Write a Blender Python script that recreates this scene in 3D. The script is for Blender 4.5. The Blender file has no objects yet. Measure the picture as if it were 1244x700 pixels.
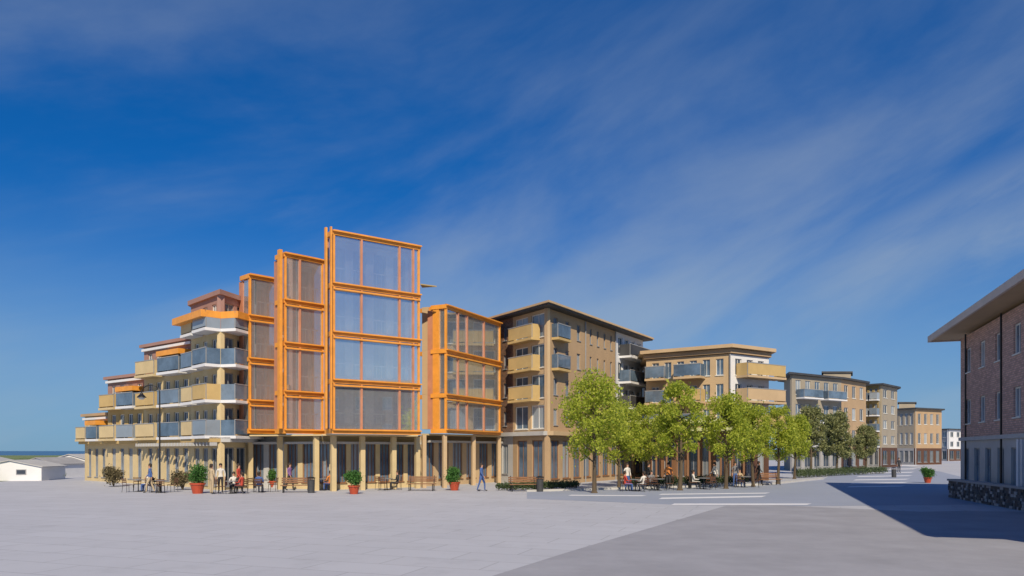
import bpy, bmesh, math, random
from mathutils import Vector, Matrix
random.seed(7)
R = math.radians
sc = bpy.context.scene
C = bpy.data.collections.new("place"); sc.collection.children.link(C)

# ------------------------------------------------------------------ camera
F, H, CX, EYE = 900.0, 548.0, 622.0, 2.5      # focal length in photo pixels, horizon row, middle column, eye height
cam_d = bpy.data.cameras.new("camera"); cam = bpy.data.objects.new("camera", cam_d); C.objects.link(cam)
cam_d.sensor_width = 36; cam_d.lens = 36 * F / 1244; cam_d.clip_end = 30000; cam_d.clip_start = 0.1
cam_d.shift_y = (H - 350) / 1244
cam.location = (0, 0, EYE); cam.rotation_euler = (R(90), 0, 0)
sc.camera = cam

# ------------------------------------------------------------------ world and sun
SUN_EL, SUN_ROT = 39, 173
w = bpy.data.worlds.new("World"); sc.world = w; w.use_nodes = True
nt = w.node_tree; N = nt.nodes; L = nt.links
bg = N["Background"]; bg.inputs[1].default_value = 0.088
sky = N.new("ShaderNodeTexSky"); sky.sky_type = 'NISHITA'; sky.sun_disc = False
sky.sun_elevation = R(SUN_EL); sky.sun_rotation = R(SUN_ROT); sky.altitude = 900; sky.air_density = 1.15; sky.dust_density = 0.6; sky.ozone_density = 3.0
gam = N.new("ShaderNodeGamma"); gam.inputs[1].default_value = .80
hsv = N.new("ShaderNodeHueSaturation"); hsv.inputs['Saturation'].default_value = 1.08; hsv.inputs['Value'].default_value = 1.36
tint = N.new("ShaderNodeMixRGB"); tint.blend_type = 'MULTIPLY'; tint.inputs[0].default_value = 1; tint.inputs[2].default_value = (.21, .52, 1, 1)
L.new(sky.outputs[0], gam.inputs[0]); L.new(gam.outputs[0], tint.inputs[1]); L.new(tint.outputs[0], hsv.inputs['Color'])
tc = N.new("ShaderNodeTexCoord")
def cloud(rot, scale, lo, hi, seed):
    mr_ = N.new("ShaderNodeMapping"); mr_.inputs['Rotation'].default_value = rot
    mp = N.new("ShaderNodeMapping"); mp.inputs['Scale'].default_value = scale; mp.inputs['Location'].default_value = (seed, seed * .7, seed * .3)
    no = N.new("ShaderNodeTexNoise"); no.inputs['Scale'].default_value = 1.0; no.inputs['Detail'].default_value = 12; no.inputs['Roughness'].default_value = .56
    no.inputs['Distortion'].default_value = .3
    rp = N.new("ShaderNodeMapRange"); rp.inputs[1].default_value = lo; rp.inputs[2].default_value = hi; rp.interpolation_type = 'SMOOTHSTEP'
    L.new(tc.outputs['Generated'], mr_.inputs[0]); L.new(mr_.outputs[0], mp.inputs[0]); L.new(mp.outputs[0], no.inputs['Vector']); L.new(no.outputs[0], rp.inputs[0])
    return rp.outputs[0]
c1 = cloud((0, R(24), 0), (1.5, 1.5, 4.6), .34, .74, 3.1)
c2 = cloud((0, R(12), R(20)), (1.2, 1.4, 4.0), .46, .80, 7.7)
mx = N.new("ShaderNodeMath"); mx.operation = 'MAXIMUM'; L.new(c1, mx.inputs[0]); L.new(c2, mx.inputs[1])
# wisps are denser low in the sky
sp = N.new("ShaderNodeSeparateXYZ"); L.new(tc.outputs['Generated'], sp.inputs[0])
el = N.new("ShaderNodeMapRange"); el.inputs[1].default_value = .0; el.inputs[2].default_value = .62; el.inputs[3].default_value = .85; el.inputs[4].default_value = .10
L.new(sp.outputs[2], el.inputs[0])
# a long bank of brighter cloud rising to the right, in the lower right of the sky
dt = N.new("ShaderNodeVectorMath"); dt.operation = 'DOT_PRODUCT'; dt.inputs[1].default_value = (.388, .036, -.921); L.new(tc.outputs['Generated'], dt.inputs[0])
ab = N.new("ShaderNodeMath"); ab.operation = 'ABSOLUTE'; L.new(dt.outputs['Value'], ab.inputs[0])
bk = N.new("ShaderNodeMapRange"); bk.interpolation_type = 'SMOOTHERSTEP'; bk.inputs[1].default_value = .10; bk.inputs[2].default_value = .0; L.new(ab.outputs[0], bk.inputs[0])
bx = N.new("ShaderNodeMapRange"); bx.interpolation_type = 'SMOOTHSTEP'; bx.inputs[1].default_value = .12; bx.inputs[2].default_value = .5; L.new(sp.outputs[0], bx.inputs[0])
c3 = cloud((0, R(24), 0), (3.0, 3.0, 12.0), .30, .66, 1.7)
b1 = N.new("ShaderNodeMath"); b1.operation = 'MULTIPLY'; L.new(bk.outputs[0], b1.inputs[0]); L.new(c3, b1.inputs[1])
b2 = N.new("ShaderNodeMath"); b2.operation = 'MULTIPLY'; L.new(b1.outputs[0], b2.inputs[0]); L.new(bx.outputs[0], b2.inputs[1])
b3 = N.new("ShaderNodeMath"); b3.operation = 'MAXIMUM'; L.new(mx.outputs[0], b3.inputs[0]); L.new(b2.outputs[0], b3.inputs[1])
mu = N.new("ShaderNodeMath"); mu.operation = 'MULTIPLY'; L.new(b3.outputs[0], mu.inputs[0]); L.new(el.outputs[0], mu.inputs[1])
mix = N.new("ShaderNodeMixRGB"); L.new(mu.outputs[0], mix.inputs[0]); L.new(hsv.outputs[0], mix.inputs[1])
mix.inputs[2].default_value = (4.0, 4.8, 5.8, 1)
hz = N.new("ShaderNodeMapRange"); hz.inputs[1].default_value = 0; hz.inputs[2].default_value = .34; hz.inputs[3].default_value = .60; hz.inputs[4].default_value = 0; hz.interpolation_type = 'SMOOTHERSTEP'
mh = N.new("ShaderNodeMixRGB"); mh.inputs[2].default_value = (2.9, 4.6, 6.4, 1)      # paler air near the horizon, all round
L.new(sp.outputs[2], hz.inputs[0]); L.new(hz.outputs[0], mh.inputs[0]); L.new(mix.outputs[0], mh.inputs[1]); L.new(mh.outputs[0], bg.inputs[0])

sd = bpy.data.lights.new("sun", 'SUN'); sd.energy = 4.8; sd.angle = R(.5); sd.color = (1, .85, .62)
sun = bpy.data.objects.new("sun", sd); C.objects.link(sun)
a, e = R(SUN_ROT), R(SUN_EL)
sv = Vector((math.sin(a) * math.cos(e), math.cos(a) * math.cos(e), math.sin(e)))
sun.rotation_euler = sv.to_track_quat('Z', 'Y').to_euler()
sc.view_settings.view_transform = 'Standard'; sc.view_settings.look = 'None'; sc.view_settings.gamma = 1; sc.view_settings.exposure = 0.0

# ------------------------------------------------------------------ helpers
def W(px, d): return Vector(((px - CX) / F * d, d, 0))
def Z(py, d): return EYE + (H - py) / F * d

MATS = {}
def mat(name, col, rough=.7, var=.18, scale=1.5, bump=.0, bscale=20, metal=0, spec=.5, kind=None, col2=None, stretch=(1, 1, 1), clear=0):
    if name in MATS: return MATS[name]
    m = bpy.data.materials.new(name); m.use_nodes = True; t = m.node_tree; n = t.nodes; l = t.links
    b = n["Principled BSDF"]; b.inputs['Roughness'].default_value = rough; b.inputs['Metallic'].default_value = metal
    b.inputs['Specular IOR Level'].default_value = spec
    co = n.new("ShaderNodeTexCoord"); mp = n.new("ShaderNodeMapping"); mp.inputs['Scale'].default_value = stretch
    l.new(co.outputs['Object'], mp.inputs[0])
    no = n.new("ShaderNodeTexNoise"); no.inputs['Scale'].default_value = scale; no.inputs['Detail'].default_value = 8; no.inputs['Roughness'].default_value = .65
    l.new(mp.outputs[0], no.inputs['Vector'])
    mr = n.new("ShaderNodeMapRange"); mr.inputs[1].default_value = .3; mr.inputs[2].default_value = .7
    l.new(no.outputs[0], mr.inputs[0])
    mi = n.new("ShaderNodeMixRGB"); l.new(mr.outputs[0], mi.inputs[0])
    c2 = col2 or tuple(min(1, c * (1 + var)) for c in col)
    c1_ = tuple(c * (1 - var) for c in col) if not col2 else col
    mi.inputs[1].default_value = (*c1_, 1); mi.inputs[2].default_value = (*c2, 1)
    out = mi.outputs[0]
    if kind in ('glass', 'wallvar'):
        oi_ = n.new("ShaderNodeObjectInfo"); mm_ = n.new("ShaderNodeMixRGB"); mm_.blend_type = 'MIX'
        rr = n.new("ShaderNodeMapRange"); rr.inputs[1].default_value = .55; rr.inputs[2].default_value = 1.0; rr.inputs[4].default_value = .75
        l.new(oi_.outputs['Random'], rr.inputs[0]); l.new(rr.outputs[0], mm_.inputs[0]); l.new(out, mm_.inputs[1]); mm_.inputs[2].default_value = (.42, .46, .50, 1); out = mm_.outputs[0]
    if kind == 'paving':
        br = n.new("ShaderNodeTexBrick"); br.inputs['Scale'].default_value = 1; br.inputs['Brick Width'].default_value = 2.4; br.inputs['Row Height'].default_value = 1.2
        br.inputs['Mortar Size'].default_value = .02; br.inputs['Color1'].default_value = (.97, .97, .97, 1); br.inputs['Color2'].default_value = (1.03, 1.03, 1.03, 1); br.inputs['Mortar'].default_value = (.76, .76, .76, 1)
        mq = n.new("ShaderNodeMapping"); mq.inputs['Rotation'].default_value = (0, 0, .35); l.new(co.outputs['Object'], mq.inputs[0]); l.new(mq.outputs[0], br.inputs['Vector'])
        n3 = n.new("ShaderNodeTexNoise"); n3.inputs['Scale'].default_value = .8; n3.inputs['Detail'].default_value = 10; n3.inputs['Roughness'].default_value = .7; l.new(co.outputs['Object'], n3.inputs['Vector'])
        r3 = n.new("ShaderNodeMapRange"); r3.inputs[1].default_value = .52; r3.inputs[2].default_value = .75; r3.inputs[3].default_value = 1; r3.inputs[4].default_value = .86; l.new(n3.outputs[0], r3.inputs[0])
        for src_ in (br.outputs[0], r3.outputs[0]):
            m4 = n.new("ShaderNodeMixRGB"); m4.blend_type = 'MULTIPLY'; m4.inputs[0].default_value = 1; l.new(out, m4.inputs[1]); l.new(src_, m4.inputs[2]); out = m4.outputs[0]
    if kind == 'brick':
        s = n.new("ShaderNodeSeparateXYZ"); l.new(co.outputs['Object'], s.inputs[0])
        ad = n.new("ShaderNodeMath"); l.new(s.outputs[0], ad.inputs[0]); l.new(s.outputs[1], ad.inputs[1])
        cb = n.new("ShaderNodeCombineXYZ"); l.new(ad.outputs[0], cb.inputs[0]); l.new(s.outputs[2], cb.inputs[1])
        br = n.new("ShaderNodeTexBrick"); br.inputs['Scale'].default_value = 1; br.inputs['Brick Width'].default_value = .30; br.inputs['Row Height'].default_value = .105
        br.inputs['Mortar Size'].default_value = .012; br.inputs['Color1'].default_value = (*c1_, 1); br.inputs['Color2'].default_value = (*c2, 1)
        br.inputs['Mortar'].default_value = (.30, .26, .24, 1); br.inputs['Bias'].default_value = -.1
        l.new(cb.outputs[0], br.inputs['Vector'])
        m2 = n.new("ShaderNodeMixRGB"); m2.blend_type = 'MULTIPLY'; m2.inputs[0].default_value = .12
        l.new(br.outputs[0], m2.inputs[1]); l.new(mr.outputs[0], m2.inputs[2]); out = m2.outputs[0]
        bu = n.new("ShaderNodeBump"); bu.inputs['Strength'].default_value = .6; bu.inputs['Distance'].default_value = .02; bu.invert = True
        l.new(br.outputs['Fac'], bu.inputs['Height']); l.new(bu.outputs[0], b.inputs['Normal'])
    l.new(out, b.inputs['Base Color'])
    if bump:
        nb = n.new("ShaderNodeTexNoise"); nb.inputs['Scale'].default_value = bscale; nb.inputs['Detail'].default_value = 6
        l.new(mp.outputs[0], nb.inputs['Vector'])
        bu = n.new("ShaderNodeBump"); bu.inputs['Strength'].default_value = bump; bu.inputs['Distance'].default_value = .03
        l.new(nb.outputs[0], bu.inputs['Height']); l.new(bu.outputs[0], b.inputs['Normal'])
    if clear:
        tr = n.new("ShaderNodeBsdfTransparent"); ms = n.new("ShaderNodeMixShader"); ms.inputs[0].default_value = clear
        o = [x for x in n if x.type == 'OUTPUT_MATERIAL'][0]
        l.new(b.outputs[0], ms.inputs[1]); l.new(tr.outputs[0], ms.inputs[2]); l.new(ms.outputs[0], o.inputs[0])
    MATS[name] = m; return m

M_ = dict(
    orange=mat("orange_painted_metal", (.76, .32, .05), .45, .15, 2, bump=.05),
    rust=mat("rusty_pink_panel", (.50, .22, .13), .6, .15, 1.2, bump=.1),
    grey_glass=mat("pale_grey_tinted_glazing", (.80, .88, 1.0), .03, .10, .35, clear=.42, spec=1.0, metal=.80),
    blue_glass=mat("pale_blue_glazing", (.30, .52, .74), .10, .25, .25, spec=.9),
    white_glass=mat("whitish_blue_glazing", (.50, .70, .86), .16, .15, .25, spec=.9),
    dark_glass=mat("dark_window_glass", (.035, .05, .075), .06, .4, .8, spec=.8, kind="glass"),
    mid_glass=mat("grey_blue_window_glass", (.10, .15, .22), .07, .5, .6, spec=.8, kind="glass"),
    cream=mat("cream_render", (.58, .46, .26), .85, .10, .9, bump=.15),
    ochre=mat("ochre_render", (.52, .37, .16), .85, .10, .9, bump=.15),
    olive=mat("olive_brown_render", (.36, .27, .12), .8, .14, .8, bump=.15),
    tan=mat("tan_render", (.43, .30, .18), .85, .09, .5, bump=.12),
    tanlight=mat("light_tan_render", (.52, .38, .23), .85, .09, .5, bump=.12),
    mauve=mat("mauve_brown_render", (.34, .20, .17), .85, .1, .6, bump=.12),
    pinkish=mat("pinkish_grey_render", (.46, .33, .30), .85, .07, .5, bump=.12),
    lime=mat("pale_yellow_green_render", (.46, .47, .25), .85, .1, .8, bump=.15),
    limepanel=mat("pale_yellow_green_slab", (.55, .57, .30), .7, .1, .8),
    brick=mat("dark_red_brick", (.60, .37, .31), .9, .22, .6, kind='brick'),
    brownbrick=mat("brown_brick", (.20, .095, .05), .9, .35, .6, kind='brick'),
    white=mat("white_render", (.70, .71, .74), .8, .05, .8, bump=.1),
    paleblue=mat("pale_blue_panel", (.36, .50, .66), .5, .1, .6),
    navy=mat("dark_navy_slab", (.035, .075, .14), .5, .2, .6),
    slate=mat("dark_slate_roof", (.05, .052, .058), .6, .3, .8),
    grey=mat("grey_concrete", (.33, .33, .34), .85, .12, .9, bump=.15),
    lightgrey=mat("light_grey_concrete", (.46, .46, .46), .85, .1, .9, bump=.15),
    fascia=mat("grey_pink_fascia", (.60, .50, .43), .7, .08, .6),
    black=mat("black_painted_metal", (.015, .015, .017), .4, .1),
    frame=mat("grey_window_frame", (.30, .31, .33), .5, .1),
    whiteframe=mat("white_window_frame", (.68, .68, .66), .5, .05),
    bark=mat("tree_bark", (.10, .075, .05), .95, .3, 6, bump=.6, bscale=12, stretch=(1, 1, .2)),
    lamp=mat("frosted_lamp_glass", (.7, .7, .66), .3, .05),
    stone=mat("dark_wall_stone", (.10, .10, .105), .85, .5, 3.0, bump=.5, bscale=15),
    redpot=mat("red_glazed_pot", (.42, .07, .03), .4, .15, 4),
    soil=mat("planter_soil", (.05, .035, .025), .95, .3, 9),
    steel=mat("brushed_steel", (.45, .46, .48), .35, .1, metal=.7),
    wood=mat("brown_timber", (.22, .11, .055), .7, .3, 3, bump=.2, stretch=(1, 1, .15)),
    darkwood=mat("dark_timber_cladding", (.10, .045, .025), .7, .3, 3, bump=.2, stretch=(3, 3, .15)),
    skin=mat("skin", (.45, .25, .17), .6, .08), hair=mat("dark_hair", (.03, .02, .015), .7, .2),
)

def leafmat(name, a_, b_, sss=.25):
    m = bpy.data.materials.new(name); m.use_nodes = True; t = m.node_tree; n = t.nodes; l = t.links
    b = n["Principled BSDF"]; b.inputs['Roughness'].default_value = .55
    g = n.new("ShaderNodeNewGeometry"); ra = n.new("ShaderNodeMixRGB")
    ra.inputs[1].default_value = (*a_, 1); ra.inputs[2].default_value = (*b_, 1)
    l.new(g.outputs['Random Per Island'], ra.inputs[0]); l.new(ra.outputs[0], b.inputs['Base Color'])
    tr = n.new("ShaderNodeBsdfTranslucent"); l.new(ra.outputs[0], tr.inputs[0])
    ms = n.new("ShaderNodeMixShader"); ms.inputs[0].default_value = sss
    o = [x for x in n if x.type == 'OUTPUT_MATERIAL'][0]
    l.new(b.outputs[0], ms.inputs[1]); l.new(tr.outputs[0], ms.inputs[2]); l.new(ms.outputs[0], o.inputs[0])
    MATS[name] = m; return m
LIME = leafmat("lime_green_leaves", (.26, .36, .03), (.62, .66, .10), .55)
DARK = leafmat("dark_grey_brown_leaves", (.15, .18, .06), (.36, .37, .17), .4)
GREEN = leafmat("mid_green_leaves", (.03, .11, .02), (.10, .26, .05), .3)
HEDGE = leafmat("hedge_green_leaves", (.04, .07, .03), (.12, .17, .07), .2)
TWIG = leafmat("dry_olive_brown_leaves", (.07, .06, .03), (.22, .18, .09), .2)

class MB:
    def __init__(s): s.v = []; s.f = []; s.m = []
    def box(s, x0, x1, y0, y1, z0, z1, m=0):
        i = len(s.v)
        s.v += [(x0, y0, z0), (x1, y0, z0), (x1, y1, z0), (x0, y1, z0), (x0, y0, z1), (x1, y0, z1), (x1, y1, z1), (x0, y1, z1)]
        s.f += [(i, i+3, i+2, i+1), (i+4, i+5, i+6, i+7), (i, i+1, i+5, i+4), (i+1, i+2, i+6, i+5), (i+2, i+3, i+7, i+6), (i+3, i, i+4, i+7)]
        s.m += [m] * 6; return s
    def prism(s, pts, z0, z1, m=0):
        i = len(s.v); k = len(pts)
        s.v += [(p[0], p[1], z0) for p in pts] + [(p[0], p[1], z1) for p in pts]
        s.f += [tuple(i + j for j in range(k))[::-1], tuple(i + k + j for j in range(k))]
        s.f += [(i + j, i + (j + 1) % k, i + k + (j + 1) % k, i + k + j) for j in range(k)]
        s.m += [m] * (k + 2); return s
    def tube(s, pts, rads, n=8, m=0):
        pts = [Vector(p) for p in pts]; i0 = len(s.v)
        for k, p in enumerate(pts):
            d = (pts[min(k + 1, len(pts) - 1)] - pts[max(k - 1, 0)]).normalized()
            u = d.orthogonal().normalized() if abs(d.z) < .9 else Vector((1, 0, 0)); u = (u - d * u.dot(d)).normalized(); v = d.cross(u)
            r = rads[k] if isinstance(rads, (list, tuple)) else rads
            for j in range(n):
                t = 2 * math.pi * j / n; s.v.append(tuple(p + u * math.cos(t) * r + v * math.sin(t) * r))
        for k in range(len(pts) - 1):
            for j in range(n):
                a_ = i0 + k * n + j; b_ = i0 + k * n + (j + 1) % n
                s.f.append((a_, b_, b_ + n, a_ + n)); s.m.append(m)
        s.f.append(tuple(i0 + j for j in range(n))[::-1]); s.f.append(tuple(i0 + (len(pts) - 1) * n + j for j in range(n))); s.m += [m, m]
        return s
    def lathe(s, prof, n=14, c=(0, 0), m=0):
        i0 = len(s.v)
        for r, z in prof:
            for j in range(n):
                t = 2 * math.pi * j / n; s.v.append((c[0] + r * math.cos(t), c[1] + r * math.sin(t), z))
        for k in range(len(prof) - 1):
            for j in range(n):
                a_ = i0 + k * n + j; b_ = i0 + k * n + (j + 1) % n; s.f.append((a_, b_, b_ + n, a_ + n)); s.m.append(m)
        s.f.append(tuple(i0 + j for j in range(n))[::-1]); s.f.append(tuple(i0 + (len(prof) - 1) * n + j for j in range(n))); s.m += [m, m]
        return s
    def mesh(s, name, mats):
        me = bpy.data.meshes.new(name); me.from_pydata(s.v, [], s.f); me.update()
        for x in (mats if isinstance(mats, (list, tuple)) else [mats]): me.materials.append(x)
        if any(s.m): me.polygons.foreach_set("material_index", s.m)
        return me
    def build(s, name, mats, parent=None, loc=None, ang=0):
        return link(name, s.mesh(name, mats), parent, loc, ang)
def link(name, me, parent=None, loc=None, ang=0):
    o = bpy.data.objects.new(name, me); C.objects.link(o)
    if parent: o.parent = parent
    if loc is not None: o.location = loc
    if ang: o.rotation_euler = (0, 0, ang)
    return o
def tag(o, label, cat, group=None):
    o['label'] = label; o['category'] = cat
    if group: o['group'] = group
    return o
def thing(name, label, cat, loc=(0, 0, 0), rz=0, group=None):
    o = bpy.data.objects.new(name, None); C.objects.link(o); o.location = loc; o.rotation_euler = (0, 0, rz); o.empty_display_size = .3
    return tag(o, label, cat, group)
def struct(o): o['kind'] = 'structure'; return o
def copy_tree(o, parent=None):
    c = o.copy(); C.objects.link(c)
    if parent: c.parent = parent
    for ch in [x for x in KIDS(o)]: copy_tree(ch, c)
    return c
def KIDS(o): return [x for x in C.objects if x.parent == o]
def again(o, loc, rz, label, s=1):
    c = copy_tree(o); c.location = loc; c.rotation_euler = (0, 0, rz); c['label'] = label; c.scale = (s, s, s); return c
CACHE = {}

def offset_poly(pts, d):       # ccw polygon, d > 0 grows it
    n = len(pts); res = []
    for i in range(n):
        p0, p1, p2 = [Vector((q[0], q[1])) for q in (pts[i-1], pts[i], pts[(i+1) % n])]
        e1 = (p1 - p0).normalized(); e2 = (p2 - p1).normalized()
        n1 = Vector((e1.y, -e1.x)); n2 = Vector((e2.y, -e2.x))
        b = (n1 + n2); b = b / max(.25, b.dot(n1))
        res.append(tuple(p1 + b * d))
    return res

def facade(par, A, B, z0, z1, nf, nb, wm, wf=.55, hf=.6, fm='frame', gm='dark_glass', T=.25, skip=(), edge=.3, zb=.0, mull=1):
    """a wall from A to B (world points, outside on the right hand) with real recessed windows"""
    Lw = (B - A).length; ang = math.atan2(B.y - A.y, B.x - A.x); o = Vector(par.location); loc = Vector((A.x - o.x, A.y - o.y, 0))
    mb = MB(); fh = (z1 - z0) / nf; bw = (Lw - 2 * edge) / nb; ww = bw * wf; wh = fh * hf
    xs = [edge + bw * (i + .5) for i in range(nb)]
    zs = [z0 + fh * (k + .5) + zb for k in range(nf)]
    cuts = [0]
    for x in xs: cuts += [x - ww / 2, x + ww / 2]
    cuts.append(Lw)
    for i in range(0, len(cuts) - 1, 2): mb.box(cuts[i], cuts[i+1], 0, T, z0, z1)
    wins = []
    for i, x in enumerate(xs):
        zc = z0
        for k, z in enumerate(zs):
            if (i, k) in skip: continue
            mb.box(x - ww/2, x + ww/2, .002, T, zc, z - wh/2); zc = z + wh/2; wins.append((x, z))
        mb.box(x - ww/2, x + ww/2, .002, T, zc, z1)
    mb.build('wall', M_[wm], par, loc, ang)
    key = ('win', round(ww, 2), round(wh, 2), fm, mull)
    if key not in CACHE:
        f = MB(); t = min(.07, ww * .08)
        f.box(-ww/2, -ww/2 + t, .08, .17, -wh/2, wh/2).box(ww/2 - t, ww/2, .08, .17, -wh/2, wh/2)
        f.box(-ww/2 + t, ww/2 - t, .08, .17, -wh/2, -wh/2 + t).box(-ww/2 + t, ww/2 - t, .08, .17, wh/2 - t, wh/2)
        f.box(-ww/2 - .05, ww/2 + .05, -.06, .079, -wh/2 - .05, -wh/2 + .012)
        for j in range(mull): xm = -ww/2 + ww * (j + 1) / (mull + 1); f.box(xm - t*.4, xm + t*.4, .09, .16, -wh/2 + t, wh/2 - t)
        p = MB().box(-ww/2 + t*.5, ww/2 - t*.5, .12, .13, -wh/2 + t*.5, wh/2 - t*.5)
        CACHE[key] = (f.mesh('window', M_[fm]), p)
    fme, p = CACHE[key]; k2 = key + (gm,)
    if k2 not in CACHE: CACHE[k2] = p.mesh('pane', M_[gm])
    rot = Matrix.Rotation(ang, 3, 'Z')
    for x, z in wins:
        q = loc + rot @ Vector((x, 0, 0)); wo = link('window', fme, par, (q.x, q.y, z), ang)
        link('pane', CACHE[k2], wo)
    return ang, loc
def core(par, pts, z0, z1, m, inset=.27):
    o = par.location; P = [(p.x - o.x, p.y - o.y) for p in pts]
    return MB().prism(offset_poly(P, -inset), z0, z1).build('wall', M_[m], par)
def roof(par, pts, z, m, over=.3, th=.35, name='roof'):
    o = par.location; P = [(p.x - o.x, p.y - o.y) for p in pts]
    return MB().prism(offset_poly(P, over), z, z + th).build(name, M_[m], par)
def balcony(par, A, B, u0, u1, z, dep=1.2, slab='white', rail='blue', panel=None):
    Lw = (B - A).length; ang = math.atan2(B.y - A.y, B.x - A.x); o = par.location; loc = (A.x - o.x, A.y - o.y, 0)
    a0, a1 = u0 * Lw, u1 * Lw
    s = MB().box(a0, a1, -dep, -.003, z - .18, z).build('balcony', M_[slab], par, loc, ang)
    r = MB(); pm = panel or 'mid_glass'
    r.box(a0 + .05, a1 - .05, -dep + .04, -dep + .07, z + .08, z + .98, 0)
    r.box(a0, a1, -dep + .02, -dep + .09, z + .98, z + 1.04, 1)
    n = max(1, int((a1 - a0) / 1.2))
    for i in range(n + 1):
        x = a0 + .03 + (a1 - a0 - .06) * i / n; r.box(x - .025, x + .025, -dep + .072, -dep + .11, z, z + .98, 1)
    r.box(a0 + .01, a0 + .04, -dep + .12, -.01, z, z + 1.0, 0).box(a1 - .04, a1 - .01, -dep + .12, -.01, z, z + 1.0, 0)
    r.build('railing', [M_[pm], M_['frame']], s)
def ledge(par, A, B, z0, z1, out, m, name='canopy', ext=0):
    Lw = (B - A).length; ang = math.atan2(B.y - A.y, B.x - A.x); o = par.location
    return MB().box(-ext, Lw + ext, -out, -.003, z0, z1).build(name, M_[m], par, (A.x - o.x, A.y - o.y, 0), ang)
def back(A, B, dep):     # rectangle behind facade A>B
    d = (B - A).normalized(); n = Vector((-d.y, d.x, 0)); return [A, B, B + n * dep, A + n * dep]

# ------------------------------------------------------------------ ground, roads, sea
def sheet(name, pts, z, m): 
    me = bpy.data.meshes.new(name); me.from_pydata([(p[0], p[1], z) for p in pts], [], [tuple(range(len(pts)))]); me.materials.append(m)
    return struct(link(name, me))
def gnd(py): return F * EYE / (py - H)
def G(px, py): d = gnd(py); return ((px - CX) / F * d, d)
M_['sea'] = mat("sea_water", (.01, .045, .10), .25, .3, .02, bump=.3, bscale=.3)
M_['grassland'] = mat("grassland", (.15, .20, .07), .95, .25, .05, bump=.3, bscale=2)
M_['paving'] = mat("light_grey_paving", (.44, .46, .525), .8, .05, .12, bump=.12, bscale=3.0, kind="paving")
M_['asphalt'] = mat("grey_asphalt", (.20, .20, .21), .9, .07, .25, bump=.3, bscale=30)
M_['road'] = mat("bluish_road", (.29, .33, .43), .8, .06, .2, bump=.2, bscale=25)
M_['marking'] = mat("white_road_paint", (.72, .74, .80), .7, .08, 2.0)
M_['lawn'] = mat("lawn_grass", (.08, .14, .04), .95, .3, 1.5, bump=.5, bscale=12)
sheet('sea', [(-20000, 260), (20000, 200), (20000, 25000), (-20000, 25000)], -.6, M_['sea'])
sheet('ground', [(-900, -80), (400, -80), (420, 340), (200, 400), (40, 380), (-200, 430), (-500, 410), (-900, 380)], -.004, M_['grassland'])
sheet('pavement', [(-75, -60), (150, -60), (150, 200), (-10, 200), (-60, 84), (-75, 70)], 0, M_['paving'])
# cross road and the road that recedes on the right
sheet('road', [G(640, 606), G(840, 614), G(1000, 615), G(1190, 613), (38, 60), (52, 90), (80, 160), (66, 160), (44, 100), G(1000, 583), G(930, 590), G(790, 594), G(640, 598)], .004, M_['road'])
SHADOW_TONE = mat("painted_shadow_ground", (.30, .31, .36), .9, .13, .5, bump=.3, bscale=30)
sheet('road', [(-3.6, 8.5), (-9.5, -12), (24, -12), (24, 30), G(1165, 621), G(1120, 622), G(896, 611.8), (10.2, 34.6), (1.5, 18.5)], .007, SHADOW_TONE)  # the brick building's cast shadow, painted as a darker ground sheet
def stripes(pts_list):
    for q in pts_list: sheet('road_marking', q, .009, M_['marking'])
def bar(x0, x1, y0, y1, slope=0): return [G(x0, y1), G(x1, y1 + slope), G(x1 + 6, y0 + slope), G(x0 + 4, y0)]
stripes([bar(800, 930, 600.2, 601.4, -1.5), bar(800, 925, 604.8, 606.6, -2.3), bar(815, 980, 612, 613.8), bar(690, 780, 601.4, 602.4, .6)])
for i in range(7):
    y = 566 + i * 4.2; stripes([bar(1052 - i * 4, 1112 - i * 3, y, y + 1.0, -1)])
for (x0, x1, y) in [(1150, 1200, 556), (1080, 1190, 560), (1030, 1100, 563)]: stripes([bar(x0, x1, y, y + .5, -.3)])
def kerb(pts, w_=.18, h_=.12):
    for p, q in zip(pts[:-1], pts[1:]):
        p = Vector((*p, 0)); q = Vector((*q, 0)); n = int(max(1, (q - p).length // 6))
        for i in range(n):
            a_ = p.lerp(q, i / n); b_ = p.lerp(q, (i + 1) / n); d = (b_ - a_).normalized()
            o = MB().box(.01, (b_ - a_).length - .01, 0, w_, 0, h_).build('kerb', M_['lightgrey'], None, (a_.x, a_.y, 0), math.atan2(d.y, d.x)); struct(o)
kerb([G(640, 597.6), G(790, 593.5), G(930, 589.5), G(1000, 582)])

# ------------------------------------------------------------------ cream stepped apartment building on the left
def P(px, d): return W(px, d)
b0 = thing('apartment_building', 'cream stepped apartment block with white balconies and orange panels, left of the orange glass tower', 'building', tuple(W(232, 50.5)))
V = [(P(232, 50.5), P(268, 47), 12.4, 4, 2, 'tanlight'), (P(268, 47), P(303, 50), 12.4, 4, 2, 'cream')]
zg = 3.35
c_back = [P(232, 50.5), P(268, 47), P(303, 50), P(303, 50) + Vector((-5, 8, 0)), P(232, 50.5) + Vector((-1, 8, 0))]
core(b0, c_back, 0, 12.38, 'olive'); roof(b0, c_back, 12.4, 'mauve', .2, .3)
zu = zg + (12.4 - zg) * 3 / 4
facade(b0, P(232, 50.5), P(268, 47), zg, zu, 3, 3, 'cream', .5, .62, 'whiteframe', 'mid_glass')
facade(b0, P(268, 47), P(303, 50), zg, zu, 3, 2, 'cream', .72, .7, 'frame', 'mid_glass')
facade(b0, P(232, 50.5), P(268, 47), zu, 12.4, 1, 3, 'mauve', .5, .6, 'whiteframe', 'mid_glass')
facade(b0, P(268, 47), P(303, 50), zu, 12.4, 1, 2, 'mauve', .72, .66, 'frame', 'mid_glass')
facade(b0, P(232, 50.5), P(268, 47), 0, zg, 1, 3, 'cream', .6, .72, 'frame', 'dark_glass', zb=-.2)
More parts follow.
